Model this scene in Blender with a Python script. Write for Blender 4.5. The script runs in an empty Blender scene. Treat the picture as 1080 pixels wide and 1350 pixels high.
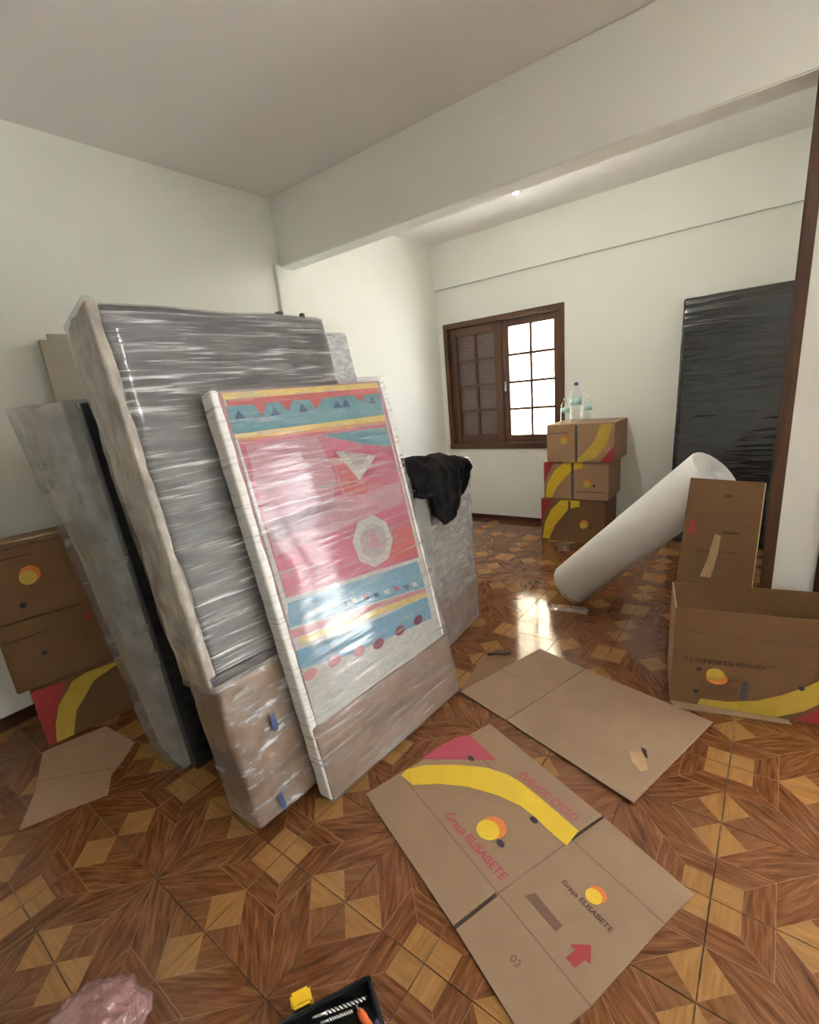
import bpy, bmesh, math, random
from mathutils import Vector, Matrix, noise

random.seed(7)
S = bpy.context.scene
C = S.collection
R = math.radians

# ---------------------------------------------------------------- camera
cam = bpy.data.cameras.new('camera'); camo = bpy.data.objects.new('camera', cam); C.objects.link(camo)
yaw, pitch, roll = R(38.782), R(16.007), R(-5.783)
fw = Vector((-math.sin(yaw)*math.cos(pitch), math.cos(yaw)*math.cos(pitch), -math.sin(pitch)))
rt = Vector((math.cos(yaw), math.sin(yaw), 0)); up = rt.cross(fw)
r2 = rt*math.cos(roll) + up*math.sin(roll); u2 = -rt*math.sin(roll) + up*math.cos(roll)
m = Matrix.Identity(4)
for i in range(3):
    m[i][0] = r2[i]; m[i][1] = u2[i]; m[i][2] = -fw[i]
m.translation = (0, 0, 1.5)
camo.matrix_world = m
cam.sensor_fit = 'VERTICAL'; cam.sensor_height = 36; cam.lens = 633.236*36/1350
cam.shift_x = 9.747/1350; cam.shift_y = 24.166/1350
cam.clip_start = 0.02
S.camera = camo

# ---------------------------------------------------------------- light
S.view_settings.view_transform = 'Standard'; S.view_settings.look = 'None'
S.view_settings.gamma = 1; S.view_settings.use_curve_mapping = False
S.view_settings.exposure = 1.32
S.cycles.diffuse_bounces = 7; S.cycles.transparent_max_bounces = 16
W = bpy.data.worlds.new('sky'); S.world = W; W.use_nodes = True
W.node_tree.nodes['Background'].inputs[0].default_value = (0.92, 0.97, 1.0, 1)
W.node_tree.nodes['Background'].inputs[1].default_value = 7.0

def lamp(name, kind, loc, energy, color=(1, 1, 1), **kw):
    l = bpy.data.lights.new(name, kind); l.energy = energy; l.color = color
    for k, v_ in kw.items():
        if k not in ('rot', 'portal'): setattr(l, k, v_)
    if kw.get('portal'): l.cycles.is_portal = True
    o = bpy.data.objects.new(name, l); C.objects.link(o); o.location = loc
    o.rotation_euler = kw.get('rot', (0, 0, 0)); return o

lamp('sun', 'SUN', (0, -10, 20), 230.0, (1, .98, .95), angle=R(.5), rot=Vector((-.30, .08, -.94)).to_track_quat('-Z', 'Y').to_euler())
lamp('window_portal', 'AREA', (-2.35, 5.0, 1.48), 1, shape='RECTANGLE', size=1.34, size_y=1.35, rot=(R(-90), 0, 0), portal=True)
lamp('glass_door_portal', 'AREA', (1.53, 2.88, 1.07), 1, shape='RECTANGLE', size=1.6, size_y=2.14, rot=(R(-90), 0, 0), portal=True)

# ---------------------------------------------------------------- materials
def newmat(name):
    mt = bpy.data.materials.new(name); mt.use_nodes = True
    nt = mt.node_tree; return mt, nt, nt.nodes['Principled BSDF']
def N(nt, t, **kw):
    n = nt.nodes.new(t)
    for k, v_ in kw.items():
        if k in n.inputs: n.inputs[k].default_value = v_
        else: setattr(n, k, v_)
    return n
def ramp(nt, stops):
    r = nt.nodes.new('ShaderNodeValToRGB'); e = r.color_ramp.elements
    while len(e) < len(stops): e.new(.5)
    for i, (p, c) in enumerate(stops):
        e[i].position = p; e[i].color = (*c, 1) if len(c) == 3 else c
    return r
def schlick(nt, f0, normal=None):      # reflectance of a thin sheet, the same from both sides
    lw_ = N(nt, 'ShaderNodeLayerWeight', Blend=.5); pw = N(nt, 'ShaderNodeMath', operation='POWER'); pw.inputs[1].default_value = 5
    ma = N(nt, 'ShaderNodeMath', operation='MULTIPLY_ADD'); ma.inputs[1].default_value = 1-f0; ma.inputs[2].default_value = f0
    nt.links.new(lw_.outputs['Facing'], pw.inputs[0]); nt.links.new(pw.outputs[0], ma.inputs[0])
    if normal: nt.links.new(normal, lw_.inputs['Normal'])
    return ma
def noisy(name, c1, c2, scale=(4, 4, 4), rough=.6, detail=5, bump=0., bscale=60, spec=.5, metal=0, coord='Object', dist=.003):
    mt, nt, b = newmat(name); L = nt.links.new
    tc = N(nt, 'ShaderNodeTexCoord'); mp = N(nt, 'ShaderNodeMapping', Scale=scale)
    no = N(nt, 'ShaderNodeTexNoise', Scale=1.0, Detail=detail, Roughness=.6)
    L(tc.outputs[coord], mp.inputs[0]); L(mp.outputs[0], no.inputs[0])
    r = ramp(nt, [(.3, c1), (.7, c2)]); L(no.outputs[0], r.inputs[0]); L(r.outputs[0], b.inputs['Base Color'])
    b.inputs['Roughness'].default_value = rough; b.inputs['Specular IOR Level'].default_value = spec
    b.inputs['Metallic'].default_value = metal
    if bump:
        n2 = N(nt, 'ShaderNodeTexNoise', Scale=bscale, Detail=4.0); L(tc.outputs[coord], n2.inputs[0])
        bp = N(nt, 'ShaderNodeBump', Strength=bump, Distance=dist); L(n2.outputs[0], bp.inputs['Height']); L(bp.outputs[0], b.inputs['Normal'])
    return mt
def film(name, tint=(.85, .86, .9), lo=.06, hi=.75, rough=.1, scale=(2.5, 2.5, 55), rot=(0, 0, 0), bump=.8, cut=(.42, .68), dist=.003, tint2=None):
    mt, nt, b = newmat(name); L = nt.links.new
    out = nt.nodes['Material Output']
    tc = N(nt, 'ShaderNodeTexCoord')
    mp = N(nt, 'ShaderNodeMapping', Scale=scale, Rotation=rot); L(tc.outputs['Object'], mp.inputs[0])
    n1 = N(nt, 'ShaderNodeTexNoise', Scale=1.0, Detail=7.0, Roughness=.65, Distortion=.4); L(mp.outputs[0], n1.inputs[0])
    mp2 = N(nt, 'ShaderNodeMapping', Scale=(scale[0]*1.3, scale[1]*1.3, scale[2]*.7), Rotation=(rot[0], rot[1]+.45, rot[2])); L(tc.outputs['Object'], mp2.inputs[0])
    n2 = N(nt, 'ShaderNodeTexNoise', Scale=1.0, Detail=6.0, Roughness=.6); L(mp2.outputs[0], n2.inputs[0])
    big = N(nt, 'ShaderNodeTexNoise', Scale=2.2, Detail=2.0); L(tc.outputs['Object'], big.inputs[0])
    br = ramp(nt, [(.42, (0, 0, 0)), (.6, (1, 1, 1))]); L(big.outputs[0], br.inputs[0])
    mx = N(nt, 'ShaderNodeMix', data_type='FLOAT'); L(br.outputs[0], mx.inputs[0]); L(n1.outputs[0], mx.inputs[2]); L(n2.outputs[0], mx.inputs[3])
    fr = N(nt, 'ShaderNodeMapRange'); fr.inputs[1].default_value = cut[0]; fr.inputs[2].default_value = cut[1]
    fr.inputs[3].default_value = lo; fr.inputs[4].default_value = hi; L(mx.outputs[0], fr.inputs[0])
    bp = N(nt, 'ShaderNodeBump', Strength=bump, Distance=dist); 
    b1 = N(nt, 'ShaderNodeTexNoise', Scale=.6, Detail=2.0, Roughness=.4, Distortion=.3); L(mp.outputs[0], b1.inputs[0])
    b2 = N(nt, 'ShaderNodeTexNoise', Scale=.6, Detail=2.0, Roughness=.4); L(mp2.outputs[0], b2.inputs[0])
    bx = N(nt, 'ShaderNodeMix', data_type='FLOAT'); L(br.outputs[0], bx.inputs[0]); L(b1.outputs[0], bx.inputs[2]); L(b2.outputs[0], bx.inputs[3])
    L(bx.outputs[0], bp.inputs['Height'])
    b.inputs['Base Color'].default_value = (*tint, 1); b.inputs['Roughness'].default_value = rough
    b.inputs['Specular IOR Level'].default_value = .9; L(bp.outputs[0], b.inputs['Normal'])
    tr = N(nt, 'ShaderNodeBsdfTransparent'); ms = N(nt, 'ShaderNodeMixShader')
    gl = N(nt, 'ShaderNodeBsdfGlossy', Roughness=rough); L(bp.outputs[0], gl.inputs['Normal'])
    fz = schlick(nt, .038, bp.outputs[0])
    m0 = N(nt, 'ShaderNodeMixShader'); L(fz.outputs[0], m0.inputs[0]); L(tr.outputs[0], m0.inputs[1]); L(gl.outputs[0], m0.inputs[2])
    L(fr.outputs[0], ms.inputs[0]); L(m0.outputs[0], ms.inputs[1]); L(b.outputs[0], ms.inputs[2]); L(ms.outputs[0], out.inputs[0])
    return mt
def glassy(name, tint=(1, 1, 1), rough=.02, k=1.0):
    mt, nt, b = newmat(name); L = nt.links.new
    tr = N(nt, 'ShaderNodeBsdfTransparent', Color=(*tint, 1)); gl = N(nt, 'ShaderNodeBsdfGlossy', Roughness=rough)
    fz = schlick(nt, .04); ms = N(nt, 'ShaderNodeMixShader')
    L(fz.outputs[0], ms.inputs[0]); L(tr.outputs[0], ms.inputs[1]); L(gl.outputs[0], ms.inputs[2]); L(ms.outputs[0], nt.nodes['Material Output'].inputs[0])
    return mt
def tile_wood(name, c1, c2, c3):
    mt, nt, b = newmat(name); L = nt.links.new
    tc = N(nt, 'ShaderNodeTexCoord'); oi = N(nt, 'ShaderNodeObjectInfo')
    mp = N(nt, 'ShaderNodeMapping', Scale=(9, 75, 1)); L(tc.outputs['UV'], mp.inputs[0])
    cb = N(nt, 'ShaderNodeCombineXYZ'); ml = N(nt, 'ShaderNodeMath', operation='MULTIPLY'); ml.inputs[1].default_value = 50
    L(oi.outputs['Random'], ml.inputs[0]); L(ml.outputs[0], cb.inputs[2]); L(cb.outputs[0], mp.inputs['Location'])
    no = N(nt, 'ShaderNodeTexNoise', Scale=1.0, Detail=5.0, Roughness=.6, Distortion=.3); L(mp.outputs[0], no.inputs[0])
    r = ramp(nt, [(.28, c1), (.5, c2), (.72, c3)]); L(no.outputs[0], r.inputs[0]); L(r.outputs[0], b.inputs['Base Color'])
    n2 = N(nt, 'ShaderNodeTexNoise', Scale=7.0, Detail=3.0); L(tc.outputs['Object'], n2.inputs[0])
    rr = ramp(nt, [(.3, (.06, .06, .06)), (.7, (.15, .15, .15))]); L(n2.outputs[0], rr.inputs[0]); L(rr.outputs[0], b.inputs['Roughness'])
    bp = N(nt, 'ShaderNodeBump', Strength=.05, Distance=.004); L(n2.outputs[0], bp.inputs['Height']); L(bp.outputs[0], b.inputs['Normal'])
    return mt

M = {}
M['wall'] = noisy('wall_paint', (.765, .78, .73), (.795, .81, .76), (2, 2, 2), .75, bump=.25, bscale=35, spec=.25)
M['beam'] = noisy('beam_paint', (.82, .83, .79), (.85, .86, .82), (2, 2, 2), .75, bump=.15, bscale=30, spec=.25)
M['ceil'] = noisy('ceiling_paint', (.78, .765, .74), (.82, .805, .78), (1.5, 1.5, 1.5), .8, bump=.3, bscale=40, spec=.2)
M['grout'] = noisy('grout', (.10, .055, .03), (.2, .12, .07), (30, 30, 30), .6)
M['tile_line'] = noisy('tile_inlay_line', (.24, .13, .07), (.3, .17, .09), (20, 20, 20), .2)
M['tile_dark'] = tile_wood('tile_dark_wood', (.058, .018, .006), (.132, .047, .017), (.22, .094, .04))
M['tile_mid'] = tile_wood('tile_mid_wood', (.1, .036, .013), (.15, .06, .023), (.2, .085, .034))
M['tile_light'] = tile_wood('tile_light_wood', (.21, .103, .03), (.26, .13, .042), (.3, .157, .055))
M['trimwood'] = noisy('dark_stained_wood', (.035, .013, .006), (.075, .028, .012), (40, 40, 3), .35)
M['winwood'] = noisy('window_wood', (.06, .024, .011), (.11, .045, .02), (40, 40, 4), .4)
M['shutter'] = noisy('shutter_wood', (.07, .03, .016), (.12, .055, .03), (4, 40, 40), .5)
M['base'] = noisy('baseboard_dark', (.04, .016, .008), (.07, .028, .014), (8, 8, 8), .3)
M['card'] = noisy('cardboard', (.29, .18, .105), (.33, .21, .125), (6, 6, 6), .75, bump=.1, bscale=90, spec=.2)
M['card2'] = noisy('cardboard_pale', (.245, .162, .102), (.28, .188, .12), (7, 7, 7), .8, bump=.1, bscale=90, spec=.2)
M['cardd'] = noisy('cardboard_shaded_brown', (.14, .074, .034), (.165, .09, .043), (6, 6, 6), .7, bump=.1, bscale=90, spec=.2)  # darker copy of the cardboard, shade on the boxes put into its colour
M['crease'] = noisy('cardboard_crease', (.15, .092, .053), (.18, .11, .065), (9, 9, 9), .8)
M['crease2'] = noisy('brown_crease', (.09, .048, .024), (.11, .06, .03), (9, 9, 9), .8)
M['edge'] = noisy('cardboard_edge', (.45, .31, .2), (.55, .4, .27), (60, 60, 60), .8)
M['slit'] = noisy('slit_dark', (.03, .016, .01), (.05, .025, .015), (9, 9, 9), .9)
M['p_yel'] = noisy('print_yellow', (.55, .37, .012), (.62, .43, .02), (20, 20, 20), .6)
M['p_yel2'] = noisy('print_mustard', (.42, .29, .03), (.48, .34, .05), (20, 20, 20), .6)
M['p_mag'] = noisy('print_magenta', (.29, .028, .055), (.34, .04, .075), (20, 20, 20), .6)
M['p_red'] = noisy('print_red', (.25, .016, .02), (.3, .022, .028), (20, 20, 20), .6)
M['p_org'] = noisy('print_orange', (.5, .13, .02), (.56, .16, .03), (20, 20, 20), .6)
M['p_dark'] = noisy('print_brown', (.045, .017, .01), (.06, .025, .015), (20, 20, 20), .7)
M['p_bar'] = noisy('print_faded_brown', (.13, .065, .04), (.15, .08, .05), (20, 20, 20), .7)
M['p_blk'] = noisy('print_black', (.015, .012, .02), (.03, .02, .03), (20, 20, 20), .6)
M['tape'] = noisy('clear_brown_tape', (.36, .23, .12), (.46, .31, .17), (30, 30, 30), .18)
M['foam'] = noisy('white_foam', (.85, .845, .82), (.89, .885, .86), (20, 20, 20), .7, bump=.15, bscale=80, spec=.3)
M['greyfab'] = noisy('grey_blanket', (.035, .036, .04), (.13, .13, .135), (4, 4, 14), .55, bump=.4, bscale=30)
M['dimgrey'] = noisy('grey_panel_padding', (.22, .225, .225), (.36, .365, .365), (3, 3, 8), .6, bump=.3, bscale=20)
M['darkfab'] = noisy('charcoal_board', (.012, .013, .014), (.035, .036, .04), (4, 4, 18), .5)
M['padding'] = noisy('milky_foam_padding', (.13, .1, .08), (.56, .51, .44), (15, 15, 8), .4, bump=.5, bscale=25, dist=.01)
M['whitepad'] = noisy('white_foam_padding', (.62, .63, .68), (.78, .79, .83), (9, 9, 20), .4, bump=.4, bscale=25)
M['beige'] = noisy('beige_board', (.33, .3, .23), (.37, .335, .26), (4, 4, 4), .6)
M['silver'] = noisy('silver_wrap', (.3, .29, .29), (.55, .54, .55), (8, 8, 14), .3, bump=.5, bscale=22, dist=.01)
M['brownwrap'] = noisy('wrapped_cardboard', (.14, .085, .055), (.27, .18, .125), (6, 6, 10), .35, bump=.4, bscale=22, dist=.01)
M['mauvewrap'] = noisy('wrapped_mauve_board', (.24, .19, .18), (.4, .34, .33), (6, 6, 10), .35, bump=.4, bscale=22, dist=.01)
M['band'] = noisy('dark_band', (.03, .027, .03), (.11, .1, .105), (9, 9, 40), .3)
M['bluetape'] = noisy('blue_tape', (.015, .035, .12), (.05, .1, .24), (20, 20, 20), .3)
M['blackcloth'] = noisy('black_cloth', (.003, .003, .004), (.008, .008, .009), (20, 20, 20), .85, bump=.3, bscale=60, spec=.15)
M['black'] = noisy('black_plastic', (.006, .007, .008), (.014, .014, .016), (20, 20, 20), .35)
M['steel'] = noisy('steel', (.4, .4, .4), (.6, .6, .6), (20, 20, 20), .25, metal=1)
M['orange'] = noisy('orange_handle', (.6, .1, .02), (.7, .14, .03), (20, 20, 20), .4)
M['yellowp'] = noisy('yellow_plastic', (.72, .42, .01), (.8, .5, .015), (20, 20, 20), .35)
M['violet'] = noisy('violet_plastic', (.1, .06, .2), (.2, .12, .32), (20, 20, 20), .4)
M['white'] = noisy('white_plastic', (.75, .75, .75), (.8, .8, .8), (20, 20, 20), .4)
M['teal_l'] = noisy('bottle_label', (.35, .62, .62), (.5, .75, .74), (20, 20, 20), .4)
M['cap'] = noisy('blue_cap', (.03, .06, .2), (.05, .09, .28), (20, 20, 20), .4)
M['ext'] = noisy('sunlit_facade', (.5, .42, .29), (.55, .46, .32), (1, 1, 1), .9)
M['gwall'] = noisy('garden_wall_render', (.22, .2, .17), (.28, .25, .21), (1, 1, 1), .9)
M['ground'] = noisy('courtyard_ground', (.47, .47, .455), (.53, .53, .515), (1, 1, 1), .9)
M['glass'] = glassy('window_glass')
M['pet'] = glassy('clear_bottle_plastic', (.95, .985, .99), .06)
M['film'] = film('stretch_film', (.8, .81, .84), .04, .75, .09, (3.0, 3.0, 90), cut=(.49, .66), bump=1.0)
M['film_clear'] = film('clear_stretch_film', (.9, .9, .92), .05, .5, .09, (3.2, 3.2, 80), rot=(0, .12, 0), cut=(.5, .7), bump=.9)
M['film_sleeve'] = film('crinkled_clear_film', (.86, .86, .88), .03, .7, .08, (9, 9, 34), rot=(0, .35, 0), cut=(.5, .66), bump=1.0)
M['film_side'] = film('milky_stretch_film', (.6, .57, .52), .12, .5, .2, (9, 9, 12), rot=(0, .3, 0), cut=(.4, .7))
M['film_black'] = film('black_stretch_film', (.02, .021, .023), .75, 1.0, .1, (3, 3, 45), cut=(.3, .6), bump=1.0, dist=.006)
M['film_dim'] = film('grey_stretch_film', (.55, .56, .56), .12, .6, .25, (6, 6, 9), rot=(0, -.5, 0), cut=(.4, .7), bump=.5)
M['film_bright'] = film('crinkled_silver_film', (.75, .76, .82), .2, .85, .1, (12, 12, 30), cut=(.4, .62), bump=.9)
M['film_w3'] = film('creased_silver_film', (.72, .71, .74), .08, .65, .1, (10, 10, 22), cut=(.42, .64), bump=.9)
M['pinkfilm'] = film('pink_plastic_bag_film', (.55, .3, .3), .18, .6, .1, (14, 14, 14), cut=(.35, .65), bump=.6)
M['scrapfilm'] = film('loose_clear_film', (.85, .85, .85), .03, .3, .1, (14, 14, 14), cut=(.45, .7), bump=.6)
# woven cover colours (slightly mottled cloth)
def cloth(name, c): 
    d = tuple(x*.72 for x in c); return noisy(name, d, c, (45, 45, 70), .75, bump=.2, bscale=150, spec=.2)
K = {'yel': cloth('cover_yellow', (.66, .5, .17)), 'red': cloth('cover_red', (.44, .1, .1)), 'teal': cloth('cover_teal', (.13, .3, .36)),
     'org': cloth('cover_orange', (.58, .28, .12)), 'pink': cloth('cover_pink', (.44, .12, .18)), 'pale': cloth('cover_pale_grey', (.55, .55, .52)),
     'blue': cloth('cover_blue', (.16, .34, .48)), 'pst': cloth('cover_rose', (.5, .22, .25)), 'maroon': cloth('cover_maroon', (.24, .06, .1)),
     'navy': cloth('cover_navy', (.05, .11, .2)), 'grey': cloth('cover_grey', (.42, .36, .37)), 'rose2': cloth('cover_dusty_rose', (.48, .25, .3))}

# ---------------------------------------------------------------- helpers
def link(name, me, mat, parent=None):
    o = bpy.data.objects.new(name, me); C.objects.link(o)
    if mat is not None:
        for mt in (mat if isinstance(mat, (list, tuple)) else [mat]): me.materials.append(mt)
    if parent: o.parent = parent
    return o
def tomesh(name, bm, smooth=False):
    bmesh.ops.recalc_face_normals(bm, faces=bm.faces[:])
    me = bpy.data.meshes.new(name); bm.to_mesh(me); bm.free()
    if smooth:
        for p in me.polygons: p.use_smooth = True
    return me
def obj(name, bm, mat, parent=None, smooth=False): return link(name, tomesh(name, bm, smooth), mat, parent)
def tag(o, label, cat, group=None):
    o['label'] = label; o['category'] = cat
    if group: o['group'] = group
    return o
def struct(o): o['kind'] = 'structure'; return o
def thing(name, label, cat, loc=(0, 0, 0), rz=0, group=None, mat=None):
    o = bpy.data.objects.new(name, None); C.objects.link(o); o.empty_display_size = .05
    if mat is not None: o.matrix_world = mat
    else: o.location = loc; o.rotation_euler = (0, 0, rz)
    return tag(o, label, cat, group)
def add_box(bm, a, b, bevel=0):
    vs = [bm.verts.new((x, y, z)) for z in (a[2], b[2]) for y in (a[1], b[1]) for x in (a[0], b[0])]
    fs = [bm.faces.new([vs[i] for i in q]) for q in ((0, 2, 3, 1), (4, 5, 7, 6), (0, 1, 5, 4), (2, 6, 7, 3), (0, 4, 6, 2), (1, 3, 7, 5))]
    if bevel:
        es = list({e for f in fs for e in f.edges}); bmesh.ops.bevel(bm, geom=es, offset=bevel, segments=2, affect='EDGES')
    return vs
def box(a, b, bevel=0): bm = bmesh.new(); add_box(bm, a, b, bevel); return bm
def add_plate(bm, pts, z0, z1):
    lo = [bm.verts.new((p[0], p[1], z0)) for p in pts]; hi = [bm.verts.new((p[0], p[1], z1)) for p in pts]
    n = len(pts); bm.faces.new(hi); bm.faces.new(lo[::-1])
    for i in range(n): bm.faces.new((lo[i], lo[(i+1) % n], hi[(i+1) % n], hi[i]))
def plate(pts, z0, z1): bm = bmesh.new(); add_plate(bm, pts, z0, z1); return bm
def xzplate(pts, y0, y1):      # outline in the XZ plane, thickness along Y
    bm = bmesh.new(); add_plate(bm, pts, 0, 1)
    for v_ in bm.verts: v_.co = Vector((v_.co.x, y0 if v_.co.z > .5 else y1, v_.co.y))
    return bm
def tube(bm, pts, rad, seg=12, caps=True):
    rings = []
    n = len(pts); pts = [Vector(p) for p in pts]
    for i, p in enumerate(pts):
        d = (pts[min(i+1, n-1)] - pts[max(i-1, 0)]).normalized()
        a = d.orthogonal().normalized() if i == 0 else (prev - d*prev.dot(d)).normalized()
        prev = a; b = d.cross(a); r = rad[i] if isinstance(rad, (list, tuple)) else rad
        rings.append([bm.verts.new(p + (a*math.cos(2*math.pi*k/seg) + b*math.sin(2*math.pi*k/seg))*r) for k in range(seg)])
    for i in range(n-1):
        for k in range(seg): bm.faces.new((rings[i][k], rings[i][(k+1) % seg], rings[i+1][(k+1) % seg], rings[i+1][k]))
    if caps: bm.faces.new(rings[0][::-1]); bm.faces.new(rings[-1])
def lathe(prof, seg=20, loc=(0, 0, 0)):
    bm = bmesh.new(); rings = []
    for r, z in prof: rings.append([bm.verts.new((loc[0]+r*math.cos(2*math.pi*k/seg), loc[1]+r*math.sin(2*math.pi*k/seg), loc[2]+z)) for k in range(seg)])
    for i in range(len(prof)-1):
        for k in range(seg): bm.faces.new((rings[i][k], rings[i][(k+1) % seg], rings[i+1][(k+1) % seg], rings[i+1][k]))
    bm.faces.new(rings[0][::-1]); bm.faces.new(rings[-1]); return bm
def disc(cx, cy, rx, ry, n=24, a0=0, a1=2*math.pi):
    return [(cx+rx*math.cos(a0+(a1-a0)*k/n), cy+ry*math.sin(a0+(a1-a0)*k/n)) for k in range(n)]
def frame(B, d, vv):           # local x along width d, y towards the back, z up the slab
    d = Vector(d).normalized(); vv = Vector(vv); vv = (vv - d*vv.dot(d)).normalized(); yb = vv.cross(d)
    m = Matrix.Identity(4)
    for i in range(3): m[i][0] = d[i]; m[i][1] = yb[i]; m[i][2] = vv[i]
    m.translation = B; return m
def rslab(a, b, r, nx, ny, nz, disp=None):
    """rounded box from a to b with lattice faces; disp(p, n) moves points along the normal"""
    bm = bmesh.new(); a = Vector(a); b = Vector(b); n = (nx, ny, nz)
    def ax(i):
        L = b[i]-a[i]; k = n[i]; t = [0, .3*r, .65*r, r]
        inner = [r + (L-2*r)*j/k for j in range(1, k)]
        return [a[i]+q for q in t+inner+[L-q for q in t[::-1]]]
    X, Y, Z = ax(0), ax(1), ax(2); cache = {}
    def V(x, y, z):
        key = (round(x, 6), round(y, 6), round(z, 6))
        if key in cache: return cache[key]
        p = Vector((x, y, z)); q = Vector((min(max(x, a.x+r), b.x-r), min(max(y, a.y+r), b.y-r), min(max(z, a.z+r), b.z-r)))
        dd = p-q; nn = dd.normalized() if dd.length > 1e-9 else Vector((0, 0, 1)); p = q + nn*r
        if disp: p = p + nn*disp(p, nn)
        cache[key] = bm.verts.new(p); return cache[key]
    for U, Vv, mk in ((X, Z, lambda u, w, s: V(u, a.y if s else b.y, w)), (X, Y, lambda u, w, s: V(u, w, a.z if s else b.z)), (Y, Z, lambda u, w, s: V(a.x if s else b.x, u, w))):
        for s in (0, 1):
            for i in range(len(U)-1):
                for j in range(len(Vv)-1):
                    try: bm.faces.new((mk(U[i], Vv[j], s), mk(U[i+1], Vv[j], s), mk(U[i+1], Vv[j+1], s), mk(U[i], Vv[j+1], s)))
                    except ValueError: pass
    return bm
def wrinkle(amp, big=.006, sx=3., sz=38., seed=0., skew=0.):
    def f(p, n):
        q = Vector((p.x*sx+seed, p.y*sx, (p.z+skew*p.x)*sz)); r = noise.noise(q); r2 = noise.noise(Vector((p.x*4+seed, p.y*4, p.z*4+seed)))
        return amp*(1-abs(r)*2)*.8 + big*r2
    return f
def text_bm(body, size):
    cu = bpy.data.curves.new('t', 'FONT'); cu.body = body; cu.size = size; cu.resolution_u = 3; cu.offset = size*.018
    o = bpy.data.objects.new('t', cu); C.objects.link(o)
    me = bpy.data.meshes.new_from_object(o); bpy.data.objects.remove(o); bpy.data.curves.remove(cu)
    bm = bmesh.new(); bm.from_mesh(me); bpy.data.meshes.remove(me); return bm
def text_on(name, body, size, mat, parent, origin, xdir, normal, width=None):
    bm = text_bm(body, size); xd = Vector(xdir).normalized(); nn = Vector(normal).normalized(); yd = nn.cross(xd)
    k = 1.
    if width:
        w = max(v_.co.x for v_ in bm.verts); k = width/w
    for v_ in bm.verts: v_.co = Vector(origin) + xd*v_.co.x*k + yd*v_.co.y
    return obj(name, bm, mat, parent)
def print3(name, pts, mat, parent, off=.0015):   # thin print in the local XZ plane in front (-y)
    return obj(name, xzplate(pts, -off, -off+.001), mat, parent)

XL, XR, YB, YF, YW, ZC, ZB = -3.08, 2.5, -3.6, 2.684, 4.822, 2.928, 2.476
BY = 2.833; TH = .16

# ---------------------------------------------------------------- room shell
bm = box((XL-TH, YB-TH, -.15), (XR+TH, BY, -.006)); add_box(bm, (XL-TH, BY, -.15), (.192, YW+TH, -.006))
fl = struct(obj('floor', bm, M['grout']))
s_ = .301; x0, y0 = -1.234, .391
def tile_mesh():
    me = bpy.data.meshes.new('floor_tile'); bm = bmesh.new(); uvl = bm.loops.layers.uv.new('UV')
    g = .0016/s_
    add_box(bm, (g-.5, g-.5, -.03), (.5-g, .5-g, -.0015))
    for f in bm.faces: f.material_index = 3
    for v_ in bm.verts: v_.co = Vector((v_.co.x*s_, v_.co.y*s_, v_.co.z if v_.co.z > -.02 else -.006))
    polys = [([(.75, .75), (1, .75), (1, 1), (.75, 1)], 2, 0),
             ([(.5, .5), (1, .5), (1, .75), (.75, .75)], 0, 0), ([(.5, .5), (.75, .75), (.75, 1), (.5, 1)], 0, 90),
             ([(1, 0), (1, .5), (.75, .25)], 2, 90), ([(.5, 0), (1, 0), (.75, .25)], 1, 45),
             ([(0, 1), (.25, .75), (.5, 1)], 2, 0), ([(0, .5), (.25, .75), (0, 1)], 1, 45),
             ([(0, 0), (.5, 0), (1, .5), (.5, .5)], 0, 33), ([(0, 0), (.5, .5), (.5, 1), (0, .5)], 0, 57)]
    for pts, mi, ang in polys:
        cx = sum(p[0] for p in pts)/len(pts); cy = sum(p[1] for p in pts)/len(pts)
        k = .985; vs = []
        for p in pts:
            x = min(max(cx+(p[0]-cx)*k, 1.2*g), 1-1.2*g)-.5; y = min(max(cy+(p[1]-cy)*k, 1.2*g), 1-1.2*g)-.5
            vs.append(bm.verts.new((x*s_, y*s_, 0)))
        f = bm.faces.new(vs); f.material_index = mi; a = R(ang)
        for l in f.loops:
            x, y = l.vert.co.x, l.vert.co.y
            l[uvl].uv = (x*math.cos(a)+y*math.sin(a)+cx*3, -x*math.sin(a)+y*math.cos(a)+cy*3)
    bm.normal_update(); bm.to_mesh(me); bm.free()
    for k in ('tile_dark', 'tile_mid', 'tile_light', 'tile_line'): me.materials.append(M[k])
    return me
tm = tile_mesh()
cells = [(i, j) for j in range(-14, 15) for i in range(-7, 13)]
cells = [(i, j) for i, j in cells if XL-.2 < x0+(i+.5)*s_ < XR+.1 and YB-.05 < y0+(j+.5)*s_ < YW+.15 and (y0+(j+.5)*s_ < BY-.1 or x0+(i+.5)*s_ < .2)]
cells.sort(key=lambda c: (c[0]*s_+x0+.9)**2 + (c[1]*s_+y0-2.0)**2*.8)
rest = cells[300:]
for i, j in cells[:300]:
    o = bpy.data.objects.new('floor_tile', tm); C.objects.link(o); o.parent = fl
    o.location = (x0+(i+.5)*s_, y0+(j+.5)*s_, 0)
    oi = i if i % 2 else i+1; oj = j if j % 2 == 0 else j+1      # star corner: odd column, even row
    o.rotation_euler = (0, 0, {(0, 0): 0, (1, 0): R(90), (1, 1): R(180), (0, 1): R(270)}[(oi-i, oj-j)])
def star_turn(i, j): return {(0, 0): 0, (1, 0): R(90), (1, 1): R(180), (0, 1): R(270)}[((i if i % 2 else i+1)-i, (j if j % 2 == 0 else j+1)-j)]
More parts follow.
